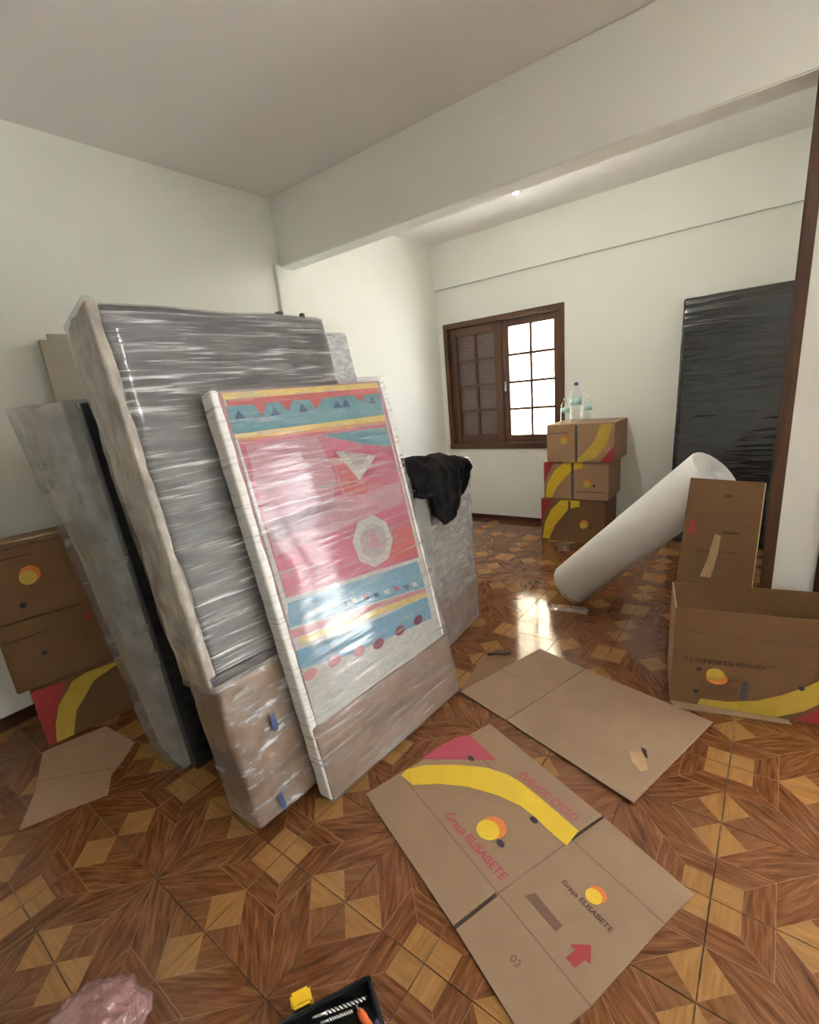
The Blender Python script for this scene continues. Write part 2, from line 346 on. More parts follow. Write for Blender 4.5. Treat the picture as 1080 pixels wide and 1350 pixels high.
if rest:      # the tiles past the limit, farthest from what the photo shows
    bm = bmesh.new()
    for i, j in rest:
        n0 = len(bm.verts); bm.from_mesh(tm); bm.verts.ensure_lookup_table()
        bmesh.ops.transform(bm, verts=bm.verts[n0:], matrix=Matrix.Translation((x0+(i+.5)*s_, y0+(j+.5)*s_, 0)) @ Matrix.Rotation(star_turn(i, j), 4, 'Z'))
    me = bpy.data.meshes.new('floor_tile_rest'); bm.to_mesh(me); bm.free()
    o = link('floor_tile_rest', me, [M[k] for k in ('tile_dark', 'tile_mid', 'tile_light', 'tile_line')], fl); o['kind'] = 'stuff'

struct(obj('wall_left', box((XL-TH, YB-TH, 0), (XL, YW+TH, ZC)), M['wall']))
wx0, wx1, wz0, wz1 = -3.016, -1.683, .805, 2.151
bm = bmesh.new()
for a, b in (((XL, YW, 0), (wx0, YW+TH, ZC)), ((wx1, YW, 0), (.192, YW+TH, ZC)), ((wx0, YW, 0), (wx1, YW+TH, wz0)), ((wx0, YW, wz1), (wx1, YW+TH, ZC))): add_box(bm, a, b)
struct(obj('wall_window', bm, M['wall']))
struct(obj('trim_1', box((XL, YW-.045, 2.499), (.043, YW, ZC), .004), M['wall']))
bm = box((XL-TH, YB-TH, ZC), (XR+TH, BY, ZC+.15)); add_box(bm, (XL-TH, BY, ZC), (.192, YW+TH, ZC+.15))
struct(obj('ceiling', bm, M['ceil']))
struct(obj('trim_2', box((XL, YF, ZB), (.043, BY, ZC), .006), M['beam']))
struct(obj('trim_3', box((XL, 2.63, .0), (XL+.03, 2.682, ZB+.01), .004), M['wall']))
struct(obj('wall_back', box((XL-TH, YB-TH, 0), (XR+TH, YB, ZC)), M['wall']))
struct(obj('wall_right', box((XR, YB, 0), (XR+TH, BY, ZC)), M['wall']))
# end of the side wall under the beam, its wooden jamb, and the lintel over the glazed door beside it
gx0, gx1, gz = .74, 2.32, 2.14
struct(obj('wall_side', box((.043, YF, 0), (.192, YW+TH, ZC)), M['beam']))
bm = box((gx0, YF, gz), (gx1, BY, ZC)); add_box(bm, (.192, YF, 0), (gx0, BY, ZC)); add_box(bm, (gx1, YF, 0), (XR, BY, ZC))
struct(obj('wall_lintel', bm, M['beam']))
struct(obj('trim_5', box((.192, YF-.014, 0), (.232, YF, ZB), .003), M['trimwood']))
jm = struct(obj('trim_4', box((-.004, YF-.014, 0), (.043, BY+.014, ZB), .004), M['trimwood']))
struct(obj('baseboard_left', box((XL, YB, 0), (XL+.012, YW, .07), .002), M['base']))
struct(obj('baseboard_window', box((XL+.012, YW-.012, 0), (.043, YW, .05), .002), M['base']))

# window_1: wooden frame, two sashes of eight panes, closed louvred shutter behind one
def sash(win, x0_, x1_, z0_, z1_, y, wmat, stile, nx, nz, bar):
    sa = obj('sash', box((x0_, y, z0_), (x0_+stile, y+.035, z1_), .003), wmat, win)
    obj('stile', box((x1_-stile, y, z0_), (x1_, y+.035, z1_), .003), wmat, sa)
    obj('rail', box((x0_+stile, y, z0_), (x1_-stile, y+.035, z0_+stile*1.1), .003), wmat, sa)
    obj('rail', box((x0_+stile, y, z1_-stile), (x1_-stile, y+.035, z1_), .003), wmat, sa)
    a0, a1, b0, b1 = x0_+stile, x1_-stile, z0_+stile*1.1, z1_-stile
    for i in range(1, nx):
        x = a0+(a1-a0)*i/nx; obj('glazing_bar', box((x-bar/2, y+.004, b0), (x+bar/2, y+.03, b1), .002), wmat, sa)
    for j in range(1, nz):
        z = b0+(b1-b0)*j/nz; obj('glazing_bar', box((a0, y+.005, z-bar/2), (a1, y+.029, z+bar/2), .002), wmat, sa)
    for i in range(nx):
        for j in range(nz):
            obj('pane', box((a0+(a1-a0)*i/nx, y+.015, b0+(b1-b0)*j/nz), (a0+(a1-a0)*(i+1)/nx, y+.018, b0+(b1-b0)*(j+1)/nz)), M['glass'], sa)
    return sa
fw_ = .055
w1 = struct(obj('window_1', box((wx0, YW-.012, wz1-fw_), (wx1, YW+.12, wz1), .004), M['winwood']))
obj('window_sill', box((wx0, YW-.02, wz0), (wx1, YW+.12, wz0+.06), .004), M['winwood'], w1)
obj('frame_side', box((wx0, YW-.012, wz0+.06), (wx0+.05, YW+.12, wz1-fw_), .004), M['winwood'], w1)
obj('frame_side', box((wx1-.05, YW-.012, wz0+.06), (wx1, YW+.12, wz1-fw_), .004), M['winwood'], w1)
xm = -2.345
sash(w1, wx0+.05, xm, wz0+.06, wz1-fw_, YW+.03, M['winwood'], .085, 2, 4, .03)
sash(w1, xm, wx1-.05, wz0+.06, wz1-fw_, YW+.045, M['winwood'], .07, 2, 4, .026)
sh = obj('shutter', box((wx0+.05, YW+.085, wz0+.06), (wx0+.1, YW+.115, wz1-fw_), .003), M['shutter'], w1)
obj('shutter_stile', box((xm-.05, YW+.085, wz0+.06), (xm, YW+.115, wz1-fw_), .003), M['shutter'], sh)
zs = wz0+.075
bms = bmesh.new(); add_box(bms, (wx0+.1, -.02, -.003), (xm-.05, .02, .003)); slat_me = tomesh('slat', bms); slat_me.materials.append(M['shutter'])
for k in range(34):
    o = bpy.data.objects.new('slat', slat_me); C.objects.link(o); o.parent = sh; o.location = (0, YW+.1, zs+k*.0355); o.rotation_euler = (R(76), 0, 0)
bm = bmesh.new(); tube(bm, [(xm+.035, YW+.045, 1.42), (xm+.035, YW+.015, 1.42)], .008); add_box(bm, (xm+.027, YW+.008, 1.4), (xm+.043, YW+.016, 1.5)); obj('window_handle', bm, M['steel'], w1)
# window_2: glazed door beside the side wall that lets the daylight in
w2 = struct(obj('window_2', box((gx0, YF+.0, gz-.06), (gx1, YF+.1, gz), .004), M['winwood']))
obj('frame_side', box((gx0, YF-.008, 0), (gx0+.05, YF+.1, gz-.06), .004), M['winwood'], w2)
obj('frame_side', box((gx1-.05, YF-.008, 0), (gx1, YF+.1, gz-.06), .004), M['winwood'], w2)
lw = (gx1-gx0-.1)/2
for k in range(2):
    xa = gx0+.05+k*lw; xb = xa+lw
    lf = obj('door_leaf', box((xa, YF+.04, .0), (xa+.06, YF+.08, gz-.06), .003), M['winwood'], w2)
    obj('stile', box((xb-.06, YF+.04, 0), (xb, YF+.08, gz-.06), .003), M['winwood'], lf)
    for z in (0, .68, 1.36, gz-.12): obj('rail', box((xa+.06, YF+.04, z), (xb-.06, YF+.08, z+.06), .003), M['winwood'], lf)
    for z, z2 in ((.06, .68), (.74, 1.36), (1.42, gz-.12)): obj('pane', box((xa+.06, YF+.058, z), (xb-.06, YF+.062, z2)), M['glass'], lf)
# outdoors, as far as the windows show it
struct(obj('ground', box((-14, -8, -.4), (16, 18, -.3)), M['ground']))
e = thing('neighbour_house', 'cream sunlit house outside the window with eight glass panes', 'house', (-6.5, 9.4, -.3))
obj('facade', box((-4, 0, 0), (3.1, 3, 6.5), .02), M['ext'], e); obj('roof_edge', box((-4.2, -.3, 6.5), (3.3, 3.2, 6.7), .02), M['winwood'], e)


# hanging bulb in the far room, added unseen fill bulb in the near room
mb, nt, b = newmat('lit_bulb'); b.inputs['Emission Color'].default_value = (1, .9, .72, 1); b.inputs['Emission Strength'].default_value = 25
e = thing('hanging_bulb', 'small lit bulb hanging from the ceiling behind the beam', 'lamp', (-1.37, 3.10, ZC))
obj('holder', lathe([(.045, -.02), (.045, 0)], 16), M['white'], e)
bm = bmesh.new(); tube(bm, [(0, 0, -.02), (0, 0, -.265)], .004, 8); obj('cord', bm, M['white'], e)
obj('socket', lathe([(.012, -.31), (.016, -.30), (.014, -.265), (.006, -.26)], 14), M['white'], e)
obj('bulb', lathe([(.006, -.372), (.016, -.366), (.02, -.35), (.017, -.33), (.011, -.31)], 16), mb, e, True)
lamp('bulb_light', 'POINT', (-1.37, 3.10, ZC-.40), 9, (1, .93, .83), shadow_soft_size=.04)

e = thing('near_fill_bulb', 'added unseen bulb that brightens the beam and ceiling of the near room', 'lamp', (.75, 1.2, ZC))  # unseen bulb, added so the beam and ceiling get more light
obj('holder', lathe([(.045, -.02), (.045, 0)], 16), M['white'], e)
bm = bmesh.new(); tube(bm, [(0, 0, -.02), (0, 0, -.1)], .004, 8); obj('cord', bm, M['white'], e)
obj('socket', lathe([(.012, -.145), (.016, -.135), (.014, -.10), (.006, -.095)], 14), M['white'], e)
obj('bulb', lathe([(.006, -.215), (.022, -.205), (.03, -.185), (.022, -.16), (.011, -.145)], 16), mb, e, True)
lamp('near_fill_light', 'POINT', (.75, 1.2, ZC-.25), 3.5, (1, .96, .92), shadow_soft_size=.05)

# ---------------------------------------------------------------- wrapped mattress and panels
def wrapped(name, label, mat4, w, t, h, body, filmmat, r=.025, amp=.003, big=.006, sz=38, nx=34, ny=5, nz=110, seed=0, skew=0., off=.004, group=None, cat='wrapped furniture'):
    e = thing(name, label, cat, mat=mat4, group=group)
    obj('body', rslab((0, 0, 0), (w, t, h), r, 12, 3, 30, lambda p, n: big*noise.noise(Vector((p.x*4+seed, p.y*4, p.z*4+seed)))), body, e, True)
    if filmmat:
        f = rslab((-off, -off, -off*.5), (w+off, t+off, h+off), r+.002, nx, ny, nz, wrinkle(amp, big, 3, sz, seed, skew)); obj('plastic_film', f, filmmat, e, True)
    return e
P1 = frame((-1.345, .695, .04), (.07, .998, 0), (-.187, .013, .982))
p1 = wrapped('wrapped_mattress', 'tall grey mattress in silvery stretch film with cardboard around its foot', P1, .915, .215, 1.845, M['greyfab'], M['film'], r=.03, amp=.0012, big=.009, sz=42, seed=3, cat='wrapped mattress')
# milky padding on the near narrow side
def sidedisp(p, n): return .012*noise.noise(Vector((p.x*3, p.y*9, p.z*5))) + .006*noise.noise(Vector((p.x, p.y*30, p.z*14)))
obj('side_padding', rslab((-.022, -.002, .56), (.012, .235, 1.852), .010, 2, 10, 90, sidedisp), M['padding'], p1, True)
obj('side_film', rslab((-.027, -.006, .54), (.006, .24, 1.858), .010, 2, 10, 90, wrinkle(.004, .012, 6, 16, 2)), M['film_side'], p1, True)
obj('cardboard_sleeve', rslab((-.010, -.006, -.002), (.927, .225, .56), .02, 24, 6, 30, wrinkle(.002, .006, 5, 20, 8, .5)), M['brownwrap'], p1, True)
obj('sleeve_film', rslab((-.013, -.009, -.003), (.931, .23, .575), .022, 30, 6, 44, wrinkle(.0012, .006, 6, 26, 4, .6)), M['film_sleeve'], p1, True)
obj('dark_strap', rslab((-.015, -.0095, .562), (.934, .233, .60), .008, 24, 5, 4, wrinkle(.003, .006, 6, 20, 1)), M['band'], p1, True)
print3('blue_tape', [(.140, .31), (.158, .305), (.165, .33), (.158, .385), (.150, .36), (.143, .375)], M['bluetape'], p1, .021)
print3('blue_tape', [(.088, .02), (.104, .022), (.102, .085), (.086, .08)], M['bluetape'], p1, .02)
for x, wd in ((.715, .028), (.835, .018)):
    k = obj('caster_foot', lathe([(.012, 0), (.012, .012), (wd*.7, .014), (wd*.7, .022), (wd*.4, .026)], 12, (x, .05, 1.843)), M['black'], p1)

# patterned panel in front of it
CPm = frame((-1.234, .947, .018), (.069, .998, 0), (-.196, .014, .98))
cp = wrapped('patterned_panel', 'pink and teal patterned panel in clear stretch film leaning on the mattress', CPm, .835, .066, 1.575, K['rose2'], None, r=.012, big=.003, seed=6, cat='wrapped panel')
cov = print3('printed_cover', [(.02, .3), (.82, .3), (.80, 1.56), (.03, 1.56)], K['pale'], cp, .006)
def cprint(name, pts, k, lev=1): return print3(name, pts, K[k], cov, .0062+.0007*lev)
cprint('pink_field', [(.038, 1.397), (.793, 1.374), (.79, .726), (.316, .779), (.045, .81)], 'pink')
cprint('yellow_stripe', [(.026, 1.568), (.805, 1.563), (.804, 1.54), (.03, 1.544)], 'yel')
cprint('red_stripe', [(.035, 1.544), (.804, 1.54), (.803, 1.515), (.035, 1.52)], 'red')
cprint('teal_band', [(.03, 1.52), (.804, 1.515), (.796, 1.415), (.029, 1.423)], 'teal')
for q in ([(.136, 1.524), (.196, 1.524), (.161, 1.473)], [(.244, 1.523), (.314, 1.523), (.278, 1.48)], [(.388, 1.522), (.467, 1.522), (.414, 1.475)], [(.627, 1.522), (.706, 1.521), (.676, 1.485)]): cprint('red_triangle', q[::-1], 'red', 2)
for x in (.07, .22, .35, .53, .58, .74): cprint('navy_peak', [(x-.025, 1.47), (x+.025, 1.47), (x, 1.505)], 'navy', 2)
cprint('yellow_stripe', [(.029, 1.423), (.796, 1.415), (.794, 1.389), (.037, 1.407)], 'yel')
cprint('orange_stripe', [(.037, 1.407), (.794, 1.389), (.793, 1.374), (.038, 1.397)], 'org', 2)
cprint('teal_wedge', [(.396, 1.372), (.783, 1.36), (.794, 1.267), (.628, 1.301)], 'teal', 2)
cprint('rose_patch', [(.06, 1.385), (.38, 1.37), (.42, 1.2), (.36, 1.06), (.05, 1.02)], 'rose2', 2)
cprint('rose_patch', [(.05, 1.10), (.78, 1.1), (.78, 1.0), (.05, .97)], 'rose2', 2)
cprint('red_patch', [(.43, 1.28), (.46, 1.28), (.55, 1.13), (.63, 1.16), (.56, 1.09), (.44, 1.12)], 'red', 3)
cprint('red_patch', [(.66, .88), (.785, .9), (.785, .74), (.62, .76), (.57, .79)], 'red', 2)
cprint('chevron', [(.454, 1.294), (.543, 1.156), (.671, 1.24), (.63, 1.255), (.553, 1.195), (.495, 1.29)], 'pale', 4)
cprint('chevron_fill', [(.495, 1.29), (.553, 1.195), (.63, 1.255)], 'grey', 4)
hexo = [(.533+.125*math.cos(R(a)), .885+.125*math.sin(R(a))) for a in range(0, 360, 30)]
cprint('hexagon', [(.533+.12*math.cos(R(a)), .885+.115*math.sin(R(a))) for a in range(30, 390, 45)], 'pale', 3)
cprint('hexagon_fill', [(.533+.085*math.cos(R(a)), .885+.08*math.sin(R(a))) for a in range(30, 390, 45)], 'grey', 4)
cprint('hexagon_triangle', [(.49, .86), (.58, .845), (.54, .94)], 'rose2', 5)
cprint('blue_band', [(.045, .79), (.774, .711), (.783, .578), (.022, .70)], 'blue')
for k in range(11):
    x = .08+.062*k; z = .735-.011*k+.004*(k % 3)
    cprint('band_mark', [(x, z), (x+.03+.01*(k % 2), z-.006), (x+.034, z-.03), (x+.006, z-.022)], ('navy', 'pale', 'maroon')[k % 3], 2)
cprint('rose_stripe', [(.021, .69), (.78, .574), (.778, .555), (.014, .66)], 'pst', 2)
cprint('yellow_stripe', [(.05, .65), (.78, .555), (.783, .53), (.05, .625)], 'yel', 3)
cprint('blue_band', [(.022, .61), (.245, .575), (.776, .529), (.773, .42), (.281, .477), (.016, .537)], 'blue', 2)
for x, z in ((.05, .5), (.17, .495), (.30, .475), (.41, .456), (.55, .455), (.68, .45)):
    cprint('maroon_mark', disc(x, z, .034, .022, 9), 'maroon' if x > .4 else 'pst', 3)
obj('cardboard_foot', rslab((-.006, -.011, -.003), (.842, .07, .305), .012, 16, 3, 12, wrinkle(.001, .003, 5, 14, 5)), M['brownwrap'], cp, True)
obj('foam_edge', rslab((-.014, -.004, .0), (.02, .069, 1.58), .010, 2, 4, 60, lambda p, n: .004*noise.noise(p*14)), M['foam'], cp, True)
obj('foam_edge', rslab((.822, -.002, .3), (.842, .068, 1.58), .008, 2, 4, 60, lambda p, n: .003*noise.noise(p*14)), M['foam'], cp, True)
obj('plastic_film', rslab((-.018, -.021, -.005), (.85, .074, 1.59), .012, 44, 4, 170, wrinkle(.0005, .004, 3, 46, 9, .12)), M['film_clear'], cp, True)

# white foam-wrapped slab behind the mattress
WB = P1 @ Matrix.Translation((.3, .245, .0))
wrapped('foam_wrapped_panel', 'white foam-wrapped panel behind the tall grey mattress', WB, .955, .07, 1.86, M['whitepad'], M['film_bright'], r=.015, amp=.004, big=.004, nx=24, nz=80, seed=12, cat='wrapped panel')

# wedge of two wrapped panels, left of the mattress
LW = frame((0, .7, 0), (.07, .998, 0), (0, 0, 1))
e = thing('wrapped_panel_bundle', 'grey film-wrapped bundle of panels between mattress and stacked boxes', 'wrapped panels', (-1.93, .7, 0))
def prism(poly, y0_, y1_, nu=16, nv=40, disp=None):   # poly: 4 points bottom-left, bottom-right, top-right, top-left in XZ
    bm = bmesh.new(); bl, br_, tr_, tl = [Vector(p) for p in poly]
    def P(u, v_, y):
        q = (bl*(1-u)+br_*u)*(1-v_) + (tl*(1-u)+tr_*u)*v_
        return Vector((q.x, y, q.y))
    ny = 6; g = {}
    def V(i, j, k):
        if (i, j, k) in g: return g[(i, j, k)]
        p = P(i/nu, j/nv, y0_+(y1_-y0_)*k/ny)
        if disp: p = p+disp(p)
        g[(i, j, k)] = bm.verts.new(p); return g[(i, j, k)]
    for i in range(nu):
        for j in range(nv):
            for k in (0, ny): bm.faces.new((V(i, j, k), V(i+1, j, k), V(i+1, j+1, k), V(i, j+1, k)))
    for k in range(ny):
        for j in range(nv):
            for i in (0, nu): bm.faces.new((V(i, j, k), V(i, j+1, k), V(i, j+1, k+1), V(i, j, k+1)))
        for i in range(nu):
            for j in (0, nv): bm.faces.new((V(i, j, k), V(i+1, j, k), V(i+1, j, k+1), V(i, j, k+1)))
    return bm
X0 = 1.93
nd = lambda a, s, q: (lambda p: Vector((a*noise.noise(p*s+Vector((q, 0, 0))), a*1.2*noise.noise(p*s+Vector((0, q, 0))), 0)) if p.z > .02 else Vector((0, 0, 0)))
obj('leaning_panel', prism([(-2.16+X0, .0), (-2.06+X0, .0), (-2.53+X0, 1.585), (-2.77+X0, 1.59)], .03, .85, 6, 30, nd(.006, 3, 4)), M['beige'], e, True)
obj('padded_slab', prism([(-2.06+X0, 0), (-1.94+X0, .0), (-2.13+X0, 1.58), (-2.50+X0, 1.583)], .02, .9, 14, 40, nd(.01, 4, 2)), M['dimgrey'], e, True)
obj('shaded_side', prism([(-1.935+X0, 0), (-1.885+X0, .0), (-2.065+X0, 1.575), (-2.12+X0, 1.578)], .05, .9, 4, 30, None), M['darkfab'], e)  # bundle's side in the dark gap, its shade put into the colour
obj('plastic_film', prism([(-2.19+X0, .004), (-1.925+X0, .004), (-2.085+X0, 1.59), (-2.79+X0, 1.596)], .0, .92, 20, 70, lambda p: Vector((.006*noise.noise(Vector((p.x*5, p.y*4, p.z*9))), .007*noise.noise(Vector((p.x*9+p.z*5, 1, p.z*4))), 0)) if p.z > .05 else Vector((0, 0, 0))), M['film_dim'], e, True)

e = thing('beige_board', 'plain beige board standing by the wall behind the wrapped bundle', 'board', (-3.0, .97, 0))
obj('board', box((0, 0, 0), (.03, .62, 1.925), .003), M['beige'], e)
obj('edge_strip', box((.002, .045, 1.925), (.022, .62, 1.955), .002), M['beige'], e)

# low wrapped cabinet with the garment on top
W3 = thing('wrapped_cabinet', 'low silvery film-wrapped cabinet under the black garment', 'wrapped furniture', (-1.45, 2.01, 0), R(4))
obj('body', rslab((-.42, .0, 0), (0, .57, 1.075), .02, 10, 14, 30, lambda p, n: .004*noise.noise(p*6)), M['silver'], W3, True)
obj('plastic_film', rslab((-.424, -.004, -.0), (.004, .574, .95), .022, 16, 20, 60, wrinkle(.004, .007, 8, 22, 3, .2)), M['film_w3'], W3, True)
obj('film_hood', rslab((-.43, -.01, .93), (.01, .58, 1.085), .024, 18, 24, 14, wrinkle(.006, .008, 10, 20, 5)), M['film_bright'], W3, True)
obj('cardboard_foot', rslab((-.43, -.008, -.001), (.009, .58, .30), .012, 8, 10, 12, lambda p, n: .004*noise.noise(p*6)), M['mauvewrap'], W3, True)
tag(obj('grey_board', rslab((-1.425, 1.86, 0), (-1.395, 1.985, .995), .006, 2, 3, 10, None), M['dimgrey'], None, True), 'narrow dark grey board wedged beside the patterned panel', 'board')

# black garment draped over cabinet and board
def garment():
    bm = bmesh.new(); nu, nv = 56, 64; g = []
    prof = [(1.82, 1.0), (1.90, .985), (1.955, .97), (1.985, .865), (2.05, .80), (2.13, .805), (2.2, .85), (2.27, .92), (2.33, .985), (2.37, 1.03)]
    topz = [(1.82, 1.13), (1.90, 1.165), (1.98, 1.13), (2.06, 1.155), (2.15, 1.12), (2.25, 1.125), (2.37, 1.10)]
    def ip(tab, y):
        for (a, b), (c, d) in zip(tab, tab[1:]):
            if y <= c: k = max(0, (y-a)/(c-a)); k = k*k*(3-2*k); return b+(d-b)*k
        return tab[-1][1]
    for i in range(nu+1):
        u = i/nu; y = 1.82+.55*u; row = []; tz = ip(topz, y); bz = ip(prof, y)
        for j in range(nv+1):
            t = j/nv; n1 = noise.noise(Vector((u*5, t*4, 2))); n2 = noise.noise(Vector((u*12+3, t*3, 5))); n3 = noise.noise(Vector((u*9, t*11, 8)))
            if t < .45:
                k = t/.45; x = -1.66+.25*k; z = 1.102+(tz-1.102)*math.sin(math.pi*min(k*.62, .5)) + .03*max(0, n1) + .012*abs(n3)
                if k < .15: z = 1.102+(z-1.102)*k/.15
            else:
                k = (t-.45)/.55; x = -1.385+.018*math.sin(k*2.2)+.016*n2+.01*n3; z = tz*(1-k)+bz*k + .014*n1 + .008*n3
                x = max(x, -1.405)
                if k < .12: x = -1.41+(x+1.41)*k/.12
            row.append(bm.verts.new((x, y+.02*n1+.012*n3, z)))
        g.append(row)
    for i in range(nu):
        for j in range(nv): bm.faces.new((g[i][j], g[i+1][j], g[i+1][j+1], g[i][j+1]))
    return bm
gm = obj('black_garment', garment(), M['blackcloth'], None, True); md = gm.modifiers.new('thick', 'SOLIDIFY'); md.thickness = .012; md.offset = 1
tag(gm, 'crumpled black garment draped over the wrapped cabinet', 'garment')

# dark wrapped panel on the window wall
DP = frame((-.69, 4.565, .02), (1, 0, 0), (0, .085, 1))
wrapped('black_wrapped_panel', 'tall black film-wrapped panel standing against the window wall', DP, .71, .05, 1.975, M['darkfab'], M['film_black'], r=.02, amp=.004, big=.005, sz=30, nx=30, nz=110, seed=21, cat='wrapped panel')

# ---------------------------------------------------------------- cardboard boxes
def closed_box(name, label, loc, rz, w, d, h, prints, group=None, card='card', tapeside=True):
    e = thing(name, label, 'cardboard box', loc, rz, group)
    obj('carton', box((0, 0, 0), (w, d, h-.008), .004), M[card], e)
    for k in (0, 1):
        y = k*(d/2+.001); obj('top_flap', box((.001, y+.001, h-.008), (w-.001, y+d/2-.002, h-.003), .001), M[card], e)
    obj('packing_tape', box((-.001, d/2-.025, h-.003), (w+.001, d/2+.025, h-.0022)), M['tape'], e)
    prints(e, w, h); return e
def pr_logo(e, x, z, r):
    print3('logo_crescent', disc(x+r*.25, z+r*.35, r, r, 20), M['p_org'], e, .0012); print3('logo_disc', disc(x, z, r*.85, r*.85, 20), M['p_yel2'], e, .002)
def prints_top(e, w, h):
    print3('yellow_swoosh', [(.4*w, .0+.003), (.53*w, .003), (.75*w, .12*h), (.9*w, .45*h), (.97*w, .97*h), (.82*w, .97*h), (.72*w, .55*h), (.58*w, .25*h)], M['p_yel2'], e)
    print3('red_corner', [(.8*w, .003), (.997*w, .003), (.997*w, .42*h)], M['p_red'], e)
    print3('logo_line', [(.02*w, .76*h), (.34*w, .76*h), (.34*w, .785*h), (.02*w, .785*h)], M['p_bar'], e); pr_logo(e, .27*w, .57*h, .038)
    print3('packing_tape_strip', [(.44*w, .02*h), (.475*w, .02*h), (.475*w, .96*h), (.44*w, .96*h)], M['band'], e, .0026)
def prints_mid(e, w, h):
    print3('yellow_swoosh', [(.02*w, .03*h), (.13*w, .03*h), (.22*w, .35*h), (.45*w, .78*h), (.62*w, .85*h), (.62*w, .985*h), (.33*w, .985*h), (.17*w, .75*h), (.06*w, .42*h)], M['p_yel'], e)
    print3('red_corner', [(.003*w, .40*h), (.07*w, .68*h), (.17*w, .985*h), (.003*w, .985*h)], M['p_red'], e)
    print3('logo_line', [(.52*w, .2*h), (.93*w, .2*h), (.93*w, .225*h), (.52*w, .225*h)], M['p_bar'], e); pr_logo(e, .68*w, .42*h, .038)
    print3('packing_tape_strip', [(.445*w, .02*h), (.48*w, .02*h), (.48*w, .97*h), (.445*w, .97*h)], M['band'], e, .0026)
    print3('dark_mark', disc(.79*w, .38*h, .012, .012, 10), M['p_blk'], e)
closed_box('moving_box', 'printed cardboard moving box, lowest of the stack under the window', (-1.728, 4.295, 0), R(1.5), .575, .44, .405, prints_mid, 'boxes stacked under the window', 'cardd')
closed_box('moving_box', 'printed cardboard moving box, middle of the stack under the window', (-1.705, 4.315, .405), R(1), .575, .43, .345, prints_mid, 'boxes stacked under the window')
closed_box('moving_box', 'printed cardboard moving box, topmost of the stack with water bottles on it', (-1.667, 4.30, .75), R(0), .582, .44, .337, prints_top, 'boxes stacked under the window')

def bottle(label, x, y, h, r, capm):
    e = thing('water_bottle', label, 'bottle', (x, y, 1.087), 0, 'water bottles on the top box')
    obj('body', lathe([(r*.85, 0), (r, .012), (r, h*.35), (r*.94, h*.38), (r, h*.41), (r, h*.64), (r*.8, h*.76), (r*.34, h*.9), (r*.34, h*.94)], 20), M['pet'], e, True)
    obj('label_wrap', lathe([(r*1.015, h*.44), (r*1.015, h*.62)], 20), M['teal_l'], e, True)
    obj('cap', lathe([(r*.4, h*.92), (r*.4, h)], 14), capm, e)
bottle('tall clear water bottle with a dark blue cap on the stacked boxes', -1.452, 4.45, .345, .046, M['cap'])
bottle('short clear water bottle between the tall bottle and the window', -1.54, 4.42, .215, .036, M['teal_l'])
bottle('short clear water bottle on the side of the tall one away from the window', -1.365, 4.5, .225, .036, M['white'])

# stack at the left wall (print faces +X)
def prints_left1(e, w, h):
    print3('red_corner', [(.003, .003), (.003, .99*h), (.26*w, .99*h), (.1*w, .45*h), (.06*w, .003)], M['p_red'], e)
    print3('yellow_swoosh', [(.06*w, .003), (.19*w, .003), (.26*w, .4*h), (.45*w, .8*h), (.75*w, .985*h), (.42*w, .985*h), (.3*w, .93*h), (.15*w, .6*h), (.09*w, .3*h)], M['p_yel2'], e, .002)
def prints_left2(e, w, h):
    print3('hand_hole', disc(.26*w, .45*h, .012, .012, 10), M['p_blk'], e); print3('print_line', [(.03*w, .72*h), (.35*w, .74*h), (.35*w, .755*h), (.03*w, .735*h)], M['p_dark'], e)
    print3('red_mark', disc(.62*w, .75*h, .02, .014, 10), M['p_red'], e)
def prints_left3(e, w, h):
    print3('hand_hole', disc(.36*w, .2*h, .014, .014, 10), M['p_blk'], e); pr_logo(e, .45*w, .55*h, .04); print3('print_line', [(.05*w, .85*h), (.5*w, .85*h), (.5*w, .87*h), (.05*w, .87*h)], M['p_dark'], e)
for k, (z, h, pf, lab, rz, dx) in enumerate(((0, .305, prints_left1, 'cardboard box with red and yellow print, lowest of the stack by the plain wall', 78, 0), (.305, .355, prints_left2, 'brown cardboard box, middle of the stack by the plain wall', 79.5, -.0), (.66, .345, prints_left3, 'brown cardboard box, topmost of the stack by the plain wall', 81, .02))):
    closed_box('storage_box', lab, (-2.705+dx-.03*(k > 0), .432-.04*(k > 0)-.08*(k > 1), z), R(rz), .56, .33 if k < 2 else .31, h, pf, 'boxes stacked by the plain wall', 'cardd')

# flattened carton standing upright behind the open box
CT = frame((-.41, 2.628, .0), (1, -.015, 0), (0, .02, 1))
e = thing('upright_flat_carton', 'flattened brown carton with a red arrow pointing down, standing beside the dark wooden jamb', 'cardboard sheet', mat=CT)
out = [(.036, 0), (.372, 0), (.385, .955), (.095, .968)]
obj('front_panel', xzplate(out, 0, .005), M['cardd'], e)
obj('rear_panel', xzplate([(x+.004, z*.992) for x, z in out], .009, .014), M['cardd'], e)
obj('folded_edge', xzplate([(.366, .0), (.376, .0), (.389, .95), (.379, .955)], .004, .010), M['edge'], e)
def cpt(x, z): return (.048+.05*z/.495*.95+x, .468+z)
def cp_(pts): return [cpt(x, z) for x, z in pts]
w, h = .325, .495
print3('red_arrow', cp_([(.145*w, .42*h), (.195*w, .50*h), (.165*w, .50*h), (.17*w, .585*h), (.10*w, .585*h), (.105*w, .50*h), (.08*w, .50*h)]), M['p_red'], e)
print3('brown_bar', cp_([(.52*w, .475*h), (.74*w, .475*h), (.74*w, .50*h), (.52*w, .50*h)]), M['p_dark'], e)
text_on('lettering', 'Graça ELISABETE', .022, M['p_dark'], e, (cpt(.75*w, .3*h)[0], -.0022, cpt(0, .3*h)[1]), (-1, 0, 0), (0, -1, 0), .52*w)
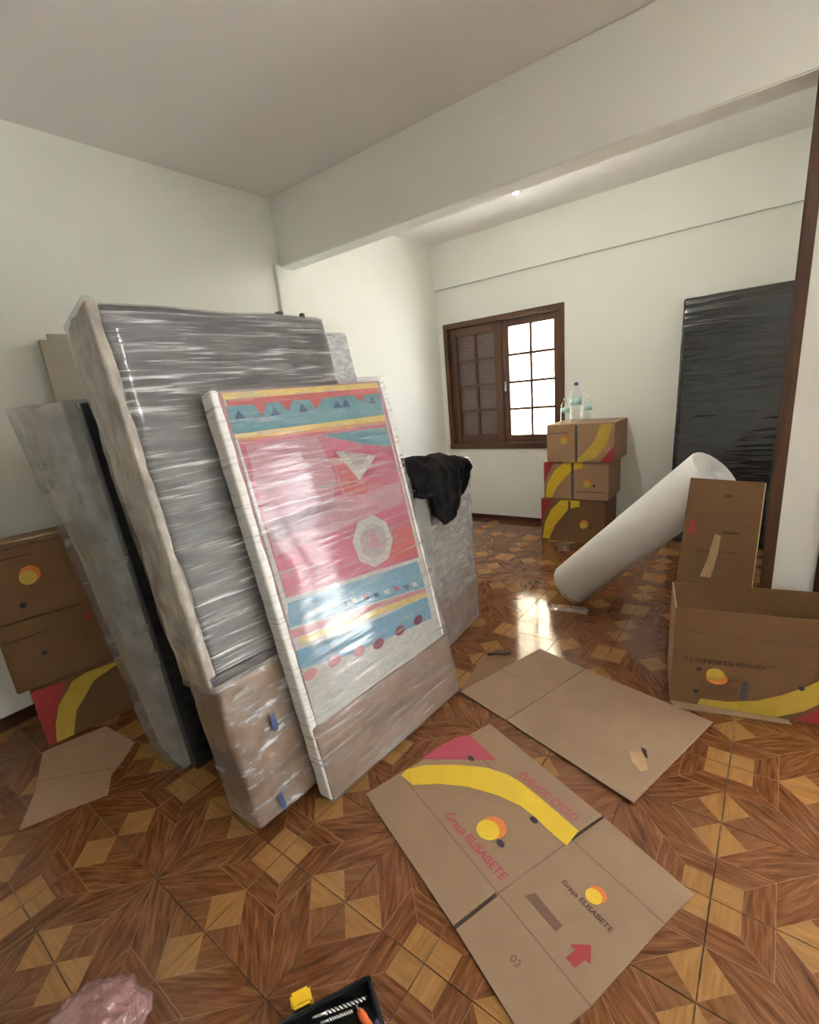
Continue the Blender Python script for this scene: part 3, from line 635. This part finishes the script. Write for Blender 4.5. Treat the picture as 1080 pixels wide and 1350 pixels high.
print3('stamp', cp_([(.47*w, .83*h), (.55*w, .83*h), (.55*w, .86*h), (.47*w, .86*h)]), M['p_dark'], e)
print3('packing_tape_strip', cp_([(.36*w, .005), (.5*w, .005), (.53*w, .28*h), (.52*w, .45*h), (.44*w, .47*h), (.41*w, .2*h)]), M['tape'], e, .003)
print3('fold_line', cp_([(.0, .66*h), (.93*w, .66*h), (.93*w, .664*h), (.0, .664*h)]), M['crease2'], e)

# big open box in front
e = thing('open_box', 'large open cardboard box with yellow print standing on the tiles', 'cardboard box', (-.285, 2.21, 0), math.atan2(.11, .534))
OW, OD, OH, t = .64, .30, .477, .006
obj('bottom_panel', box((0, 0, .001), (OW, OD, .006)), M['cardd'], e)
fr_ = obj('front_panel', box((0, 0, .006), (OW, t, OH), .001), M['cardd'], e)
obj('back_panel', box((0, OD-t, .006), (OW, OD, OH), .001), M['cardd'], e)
obj('side_panel', box((0, t, .006), (t, OD-t, OH), .001), M['card'], e)
obj('side_panel', box((OW-t, t, .006), (OW, OD-t, OH), .001), M['card'], e)
obj('bottom_flap', plate([(.02, -.05), (.45, -.03), (.44, .0), (.0, .0)], .001, .006), M['card2'], e)
print3('crease', [(.0, .37), (OW, .355), (OW, .359), (.0, .374)], M['crease2'], fr_)
print3('yellow_swoosh', [(.11, .008), (.40, .008), (.49, .06), (.56, .13), (.6, .2), (.6, .29), (.56, .25), (.49, .18), (.41, .12), (.33, .075), (.22, .045), (.12, .04)], M['p_yel2'], fr_)
print3('red_corner', [(.46, .008), (.635, .008), (.635, .2), (.6, .18), (.56, .10)], M['p_red'], fr_)
print3('logo_crescent', disc(.175, .155, .04, .03, 20), M['p_org'], fr_, .0012); print3('logo_disc', disc(.168, .172, .034, .032, 20), M['p_yel2'], fr_, .002)
text_on('lettering', 'Graça ELISABETE', .03, M['p_dark'], fr_, (.34, -.0022, .245), (-1, 0, 0), (0, -1, 0), .3)
for x, z in ((.105, .19), (.1, .075), (.47, .165)): print3('hand_hole', disc(x, z, .011, .011, 10), M['p_blk'], fr_, .002)
print3('violet_stamp', [(.262, .07), (.288, .07), (.295, .16), (.272, .16)], M['band'], fr_, .002)

# ---------------------------------------------------------------- cardboard sheets on the floor
def sheet_part(e, name, pts, mat, z0=.001, z1=.006): return obj(name, plate([(x-e.location.x, y-e.location.y) for x, y in pts], z0, z1), mat, e)
e = thing('printed_cardboard_sheet', 'flattened printed carton with yellow swoosh and red arrow on the tiles', 'cardboard sheet', (-.6, 1.1, 0))
A_, B_, C_, D_ = (-1.151, 1.038), (-.924, 1.647), (-.07, 1.276), (-.315, .679)
c1a, c1m, c1b = (-1.101, 1.195), (-.550, .962), (-.235, .842)
c2a, c2m, c2b = (-.987, 1.489), (-.4235, 1.264), (-.125, 1.145)
t0, t3 = (-.607, .813), (-.36, 1.409)
def sh_(p, q, k): return (p[0]+(q[0]-p[0])*k, p[1]+(q[1]-p[1])*k)
g = .012
Pz = .006
sheet_part(e, 'flap', [A_, sh_(t0, A_, g), sh_(c1m, c1a, g), c1a], M['card2'])
sheet_part(e, 'panel', [c1a, c1m, c2m, c2a], M['card2'])
sheet_part(e, 'flap', [c2a, sh_(c2m, c2a, g), sh_(t3, B_, g), B_], M['card2'])
sheet_part(e, 'flap', [sh_(t0, D_, g), D_, c1b, sh_(c1m, c1b, g)], M['card2'])
sheet_part(e, 'panel', [c1m, c1b, c2b, c2m], M['card2'])
sheet_part(e, 'flap', [sh_(c2m, c2b, g), c2b, C_, sh_(t3, C_, g)], M['card2'])
def line(p, q, w):
    d = Vector((q[0]-p[0], q[1]-p[1])).normalized(); n = Vector((-d.y, d.x))*w/2
    return [(p[0]-n.x, p[1]-n.y), (q[0]-n.x, q[1]-n.y), (q[0]+n.x, q[1]+n.y), (p[0]+n.x, p[1]+n.y)]
for p, q in ((c1a, c1b), (c2a, c2b), (c1m, c2m)): sheet_part(e, 'crease', line(p, q, .004), M['crease'], .005, .0066)
sheet_part(e, 'slit', line(t0, c1m, .010), M['slit'], .005, .0066); sheet_part(e, 'slit', line(t3, c2m, .005), M['slit'], .005, .0066)
yel = [(-1.088, 1.187), (-1.087, 1.225), (-1.036, 1.282), (-.985, 1.315), (-.931, 1.348), (-.859, 1.383), (-.806, 1.403), (-.726, 1.412), (-.672, 1.404), (-.598, 1.38), (-.51, 1.347), (-.414, 1.308), (-.429, 1.233), (-.506, 1.259), (-.562, 1.285), (-.625, 1.301), (-.712, 1.3), (-.827, 1.278), (-.932, 1.231), (-1.018, 1.172)]
sheet_part(e, 'yellow_swoosh', yel, M['p_yel'], .006, .0072)
sheet_part(e, 'magenta_corner', [(-1.069, 1.304), (-1.045, 1.404), (-1.007, 1.498), (-.97, 1.535), (-.8, 1.46)], M['p_mag'], .006, .0072)
dx_ = Vector((.284, -.111, 0)).normalized()
def onsheet(cx, cy, rx, ry, a0=0, a1=360, n=22):
    yy = Vector((-dx_.y, dx_.x, 0)); return [(cx+dx_.x*rx*math.cos(R(a))+yy.x*ry*math.sin(R(a)), cy+dx_.y*rx*math.cos(R(a))+yy.y*ry*math.sin(R(a))) for a in [a0+(a1-a0)*k/n for k in range(n)]]
def logo(cx, cy, r):
    sheet_part(e, 'logo_crescent', onsheet(cx+.012*r/.045, cy+.02*r/.045, r, r*.95), M['p_org'], .006, .0070); sheet_part(e, 'logo_disc', onsheet(cx, cy, r*.9, r*.85), M['p_yel'], .006, .0076)
logo(-.675, 1.148, .046); logo(-.307, 1.114, .027)
text_on('lettering', 'Graça ELISABETE', .043, M['p_mag'], e, (-.835+.6, 1.118-1.1, .0068), dx_, (0, 0, 1), .30)
text_on('lettering', 'CUIDADO CYCLO', .046, M['p_mag'], e, (-.69+.6, 1.428-1.1, .0068), Vector((.256, -.095, 0)), (0, 0, 1), .265)
text_on('lettering', 'Graça ELISABETE', .022, M['p_dark'], e, (-.402+.6, 1.105-1.1, .0068), Vector((.164, -.068, 0)), (0, 0, 1), .175)
sheet_part(e, 'faded_bar', [(-.476, 1.006), (-.455, 1.03), (-.355, .985), (-.365, .96)], M['p_bar'], .006, .007)
sheet_part(e, 'red_arrow', [(-.32, .912), (-.305, .944), (-.32, .951), (-.275, .978), (-.262, .933), (-.278, .934), (-.293, .902)], M['p_red'], .006, .007)
text_on('stamp', '03', .03, M['p_bar'], e, (-.445+.6, .826-1.1, .0068), dx_, (0, 0, 1))
for x, y in ((-.616, 1.125), (-.558, 1.27), (-.892, 1.414)): sheet_part(e, 'hand_hole', onsheet(x, y, .016, .011, n=12), M['p_blk'], .006, .0074)

e = thing('plain_cardboard_sheet', 'plain flattened carton lying between patterned panel and open box', 'cardboard sheet', (-.63, 1.95, 0))
f0, f1 = (-.868, 1.704), (-.691, 2.281)
def lifted(e, name, pts, mat, zf):
    o = sheet_part(e, name, pts, mat, .002, .007)
    for v_ in o.data.vertices: v_.co.z += zf(v_.co.x+e.location.x, v_.co.y+e.location.y)
    return o
lifted(e, 'panel', [f0, (-.288, 1.518), (-.106, 2.116), f1], M['card2'], lambda x, y: .012*max(0, (x+.5)/.4))
sheet_part(e, 'flap', [(-1.164, 1.789), sh_(f0, (-1.164, 1.789), .015), sh_(f1, (-.975, 2.367), .015), (-.975, 2.367)], M['card2'], .002, .007)
sheet_part(e, 'crease', line((-1.07, 2.07), (-.78, 1.99), .003), M['crease'], .006, .0075)
lifted(e, 'torn_hole', onsheet(-.616, 2.061, .015, .008, n=10), M['slit'], lambda x, y: .002)
lifted(e, 'torn_hole', onsheet(-.276, 1.956, .013, .008, n=10), M['slit'], lambda x, y: .0085)
lifted(e, 'torn_hole', [(-.325, 1.815), (-.305, 1.81), (-.29, 1.765), (-.30, 1.765), (-.315, 1.79)], M['slit'], lambda x, y: .0085)
lifted(e, 'small_mark', onsheet(-.669, 1.905, .01, .004, n=10), M['p_bar'], lambda x, y: .002)
lifted(e, 'tape_residue', [(-.36, 1.77), (-.28, 1.8), (-.25, 1.73), (-.3, 1.68), (-.34, 1.72)], M['tape'], lambda x, y: .0075)
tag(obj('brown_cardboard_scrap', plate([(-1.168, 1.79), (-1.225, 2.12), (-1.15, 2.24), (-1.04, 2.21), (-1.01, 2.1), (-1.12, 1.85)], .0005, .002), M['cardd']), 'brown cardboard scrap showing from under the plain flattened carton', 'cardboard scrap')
o = obj('dark_paper_scrap', plate([(-1.21, 2.17), (-1.17, 2.24), (-1.1, 2.25), (-1.11, 2.22), (-1.16, 2.2)], .003, .012), M['slit']); tag(o, 'small dark paper scrap at the edge of the brown cardboard scrap', 'paper scrap')
pts = [(-2.212, .182), (-2.402, .291), (-2.668, .395), (-2.667, .42), (-2.60, .655), (-2.328, .68), (-2.247, .585), (-2.203, .521), (-2.089, .46), (-2.161, .317)]
e = thing('torn_cardboard_sheet', 'torn brown cardboard sheet on the tiles before the stack by the plain wall', 'cardboard sheet', (-2.35, .45, 0))
sheet_part(e, 'sheet', pts, M['card']); sheet_part(e, 'crease', line((-2.45, .33), (-2.2, .57), .004), M['crease'], .005, .0066)

# ---------------------------------------------------------------- foam roll
ra = Vector((-1.05, 3.125, .102)); rb = Vector((-.25, 2.9, .935)); d = (rb-ra).normalized()
rm = Matrix.Translation(ra) @ d.to_track_quat('Z', 'Y').to_matrix().to_4x4()
e = thing('foam_roll', 'big white foam roll leaning from the tiles onto the upright flat carton', 'foam roll', mat=rm)
Lr = (rb-ra).length+.02; rr = .143
bm = bmesh.new(); prof = [(.032, 0), (rr-.012, 0), (rr, .012), (rr, Lr-.01), (rr-.008, Lr), (.032, Lr)]; rings = []
for r_, z in prof: rings.append([bm.verts.new((r_*math.cos(2*math.pi*k/48), r_*math.sin(2*math.pi*k/48), z)) for k in range(48)])
for i in range(len(prof)):
    a, b = rings[i], rings[(i+1) % len(prof)]
    for k in range(48): bm.faces.new((a[k], a[(k+1) % 48], b[(k+1) % 48], b[k]))
obj('rolled_foam', bm, M['foam'], e, True)
for z in (-.001, Lr+.001):
    bm = bmesh.new(); tube(bm, [((.034+.0007*k*1.0)*math.cos(k*.35), (.034+.0007*k)*math.sin(k*.35), z) for k in range(0, 160)], .0012, 4); obj('spiral_edge', bm, M['whitepad'], e)
bm = bmesh.new(); a_ = [(rr+.001)*1.0]
add = []
for k in range(9): add.append(((rr+.0015)*math.cos(-.4+k*.02), (rr+.0015)*math.sin(-.4+k*.02)))
bm = bmesh.new()
lo = [bm.verts.new((x, y, .005)) for x, y in add]; hi = [bm.verts.new((x, y, Lr-.005)) for x, y in add]
for k in range(8): bm.faces.new((lo[k], lo[k+1], hi[k+1], hi[k]))
obj('sheet_edge', bm, M['foam'], e)
# loose film pieces
def crumple(name, label, cat, loc, sx, sy, hz, mat, seed, n=26, rz=0):
    bm = bmesh.new(); g_ = []
    for i in range(n+1):
        row = []
        for j in range(n+1):
            u, v_ = i/n*2-1, j/n*2-1; w = max(0, 1-(u*u+v_*v_)*.5)
            z = hz*w*(.5+.9*abs(noise.noise(Vector((u*2.5+seed, v_*2.5, seed)))))+.002
            ed = 1+.18*noise.noise(Vector((u*2+seed, v_*2, 3)))
            row.append(bm.verts.new((u*sx*ed, v_*sy*ed, z)))
        g_.append(row)
    for i in range(n):
        for j in range(n): bm.faces.new((g_[i][j], g_[i+1][j], g_[i+1][j+1], g_[i][j+1]))
    o = obj(name, bm, mat, None, True); o.location = loc; o.rotation_euler = (0, 0, rz); md = o.modifiers.new('thick', 'SOLIDIFY'); md.thickness = .0008; md.offset = 1
    return tag(o, label, cat)
crumple('plastic_strip', 'loose strip of clear plastic film before the boxes under the window', 'plastic film', (-1.46, 4.13, 0), .05, .13, .02, M['scrapfilm'], 3, rz=R(25))
crumple('film_scrap', 'scrap of clear film under the lower end of the foam roll', 'plastic film', (-1.0, 2.93, 0), .12, .05, .012, M['scrapfilm'], 6, rz=R(10))

# ---------------------------------------------------------------- foreground: pink bag and tool tray
def bag():
    bm = bmesh.new(); bmesh.ops.create_icosphere(bm, subdivisions=5, radius=1)
    for v_ in bm.verts:
        p = v_.co.copy(); f = 1+.28*noise.noise(p*1.6+Vector((4, 1, 0)))+.13*(1-2*abs(noise.noise(p*3.1)))+.05*(1-2*abs(noise.noise(p*7)))
        q = p*f; v_.co = Vector((q.x*.105, q.y*.115, max((q.z+.75)*.062, .001)))
    return bm
o = obj('plastic_bag', bag(), M['pinkfilm'], None, True); o.location = (-1.215, .075, 0); tag(o, 'crumpled pinkish translucent plastic bag on the tiles', 'plastic bag')

tr = thing('tool_tray', 'open black plastic tray holding tools on the tiles', 'tool tray', (-.716, .57, 0), math.atan2(.2, .118))
# local x back along the long edge, y to the right side
def tb(name, a, b, m='black', bev=.003): return obj(name, box(a, b, bev), M[m], tr)
TL, TW, THt = .36, .24, .055
tb('tray_floor', (-TL, -TW, .0), (0, 0, .006)); tb('tray_wall', (-TL, -.012, 0), (0, 0, THt)); tb('tray_wall', (-TL, -TW, 0), (0, -TW+.012, THt))
tb('tray_wall', (-.012, -TW+.012, 0), (0, -.012, THt)); tb('tray_wall', (-TL, -TW+.012, 0), (-TL+.012, -.012, THt)); tb('divider', (-TL+.012, -.13, .006), (-.10, -.125, .035))
TM = Matrix.Translation((-.716, .57, 0)) @ Matrix.Rotation(math.atan2(.2, .118), 4, 'Z')
TI = TM.inverted()
def drill(label, p, q, r):
    e = thing('drill_bit', label, 'drill bit', ((p[0]+q[0])/2, (p[1]+q[1])/2, p[2]), group='drill bits in the tray')
    P, Q = Vector(p), Vector(q); o_ = e.location; d = Q-P; L = d.length; d.normalize(); a = d.orthogonal().normalized(); b = d.cross(a)
    for ph in (0, math.pi):
        bm = bmesh.new(); tube(bm, [P+d*L*(.25+.75*k/60)-o_+(a*math.cos(k*.55+ph)+b*math.sin(k*.55+ph))*r*.6 for k in range(61)], [r*.55]*58+[r*.4, r*.25, r*.1], 6); obj('flute', bm, M['steel'], e, True)
    bm = bmesh.new(); tube(bm, [P-o_, P+d*L*.27-o_], r*.8, 10); obj('shank', bm, M['steel'], e, True)
drill('long steel drill bit lying along the black tray', (-.775, .42, .048), (-.688, .525, .052), .0055)
drill('shorter steel drill bit beside the long one in the tray', (-.752, .425, .045), (-.70, .488, .047), .005)
e = thing('screwdriver', 'orange-handled screwdriver lying in the black tray', 'screwdriver', (-.65, .49, .03))
bm = bmesh.new(); P, Q = Vector((-.045, .012, .006)), Vector((.03, -.008, .006)); tube(bm, [P.lerp(Q, k/8) for k in range(9)], [.006, .010, .011, .0095, .011, .0115, .011, .010, .005], 10); obj('handle', bm, M['orange'], e, True)
bm = bmesh.new(); tube(bm, [P, P+(P-Q)*.6+Vector((0, 0, -.012))], .0028, 8); obj('shaft', bm, M['steel'], e, True)
o = obj('violet_marker', box((-.012, -.035, 0), (.012, .035, .018), .005), M['violet']); o.location = (-.622, .487, .03); o.rotation_euler = (0, 0, R(25)); tag(o, 'small violet plastic piece beside the orange screwdriver', 'marker')
e = thing('tape_measure', 'yellow tape measure standing against the black tray', 'tape measure', (-.835, .434, 0), R(59.5))
obj('case', box((-.026, -.024, 0), (.026, .016, .052), .006), M['yellowp'], e); obj('side_stripe', box((-.02, -.0255, .04), (.02, -.0235, .046)), M['black'], e); obj('hook', box((.026, -.012, .002), (.029, .004, .016)), M['steel'], e)
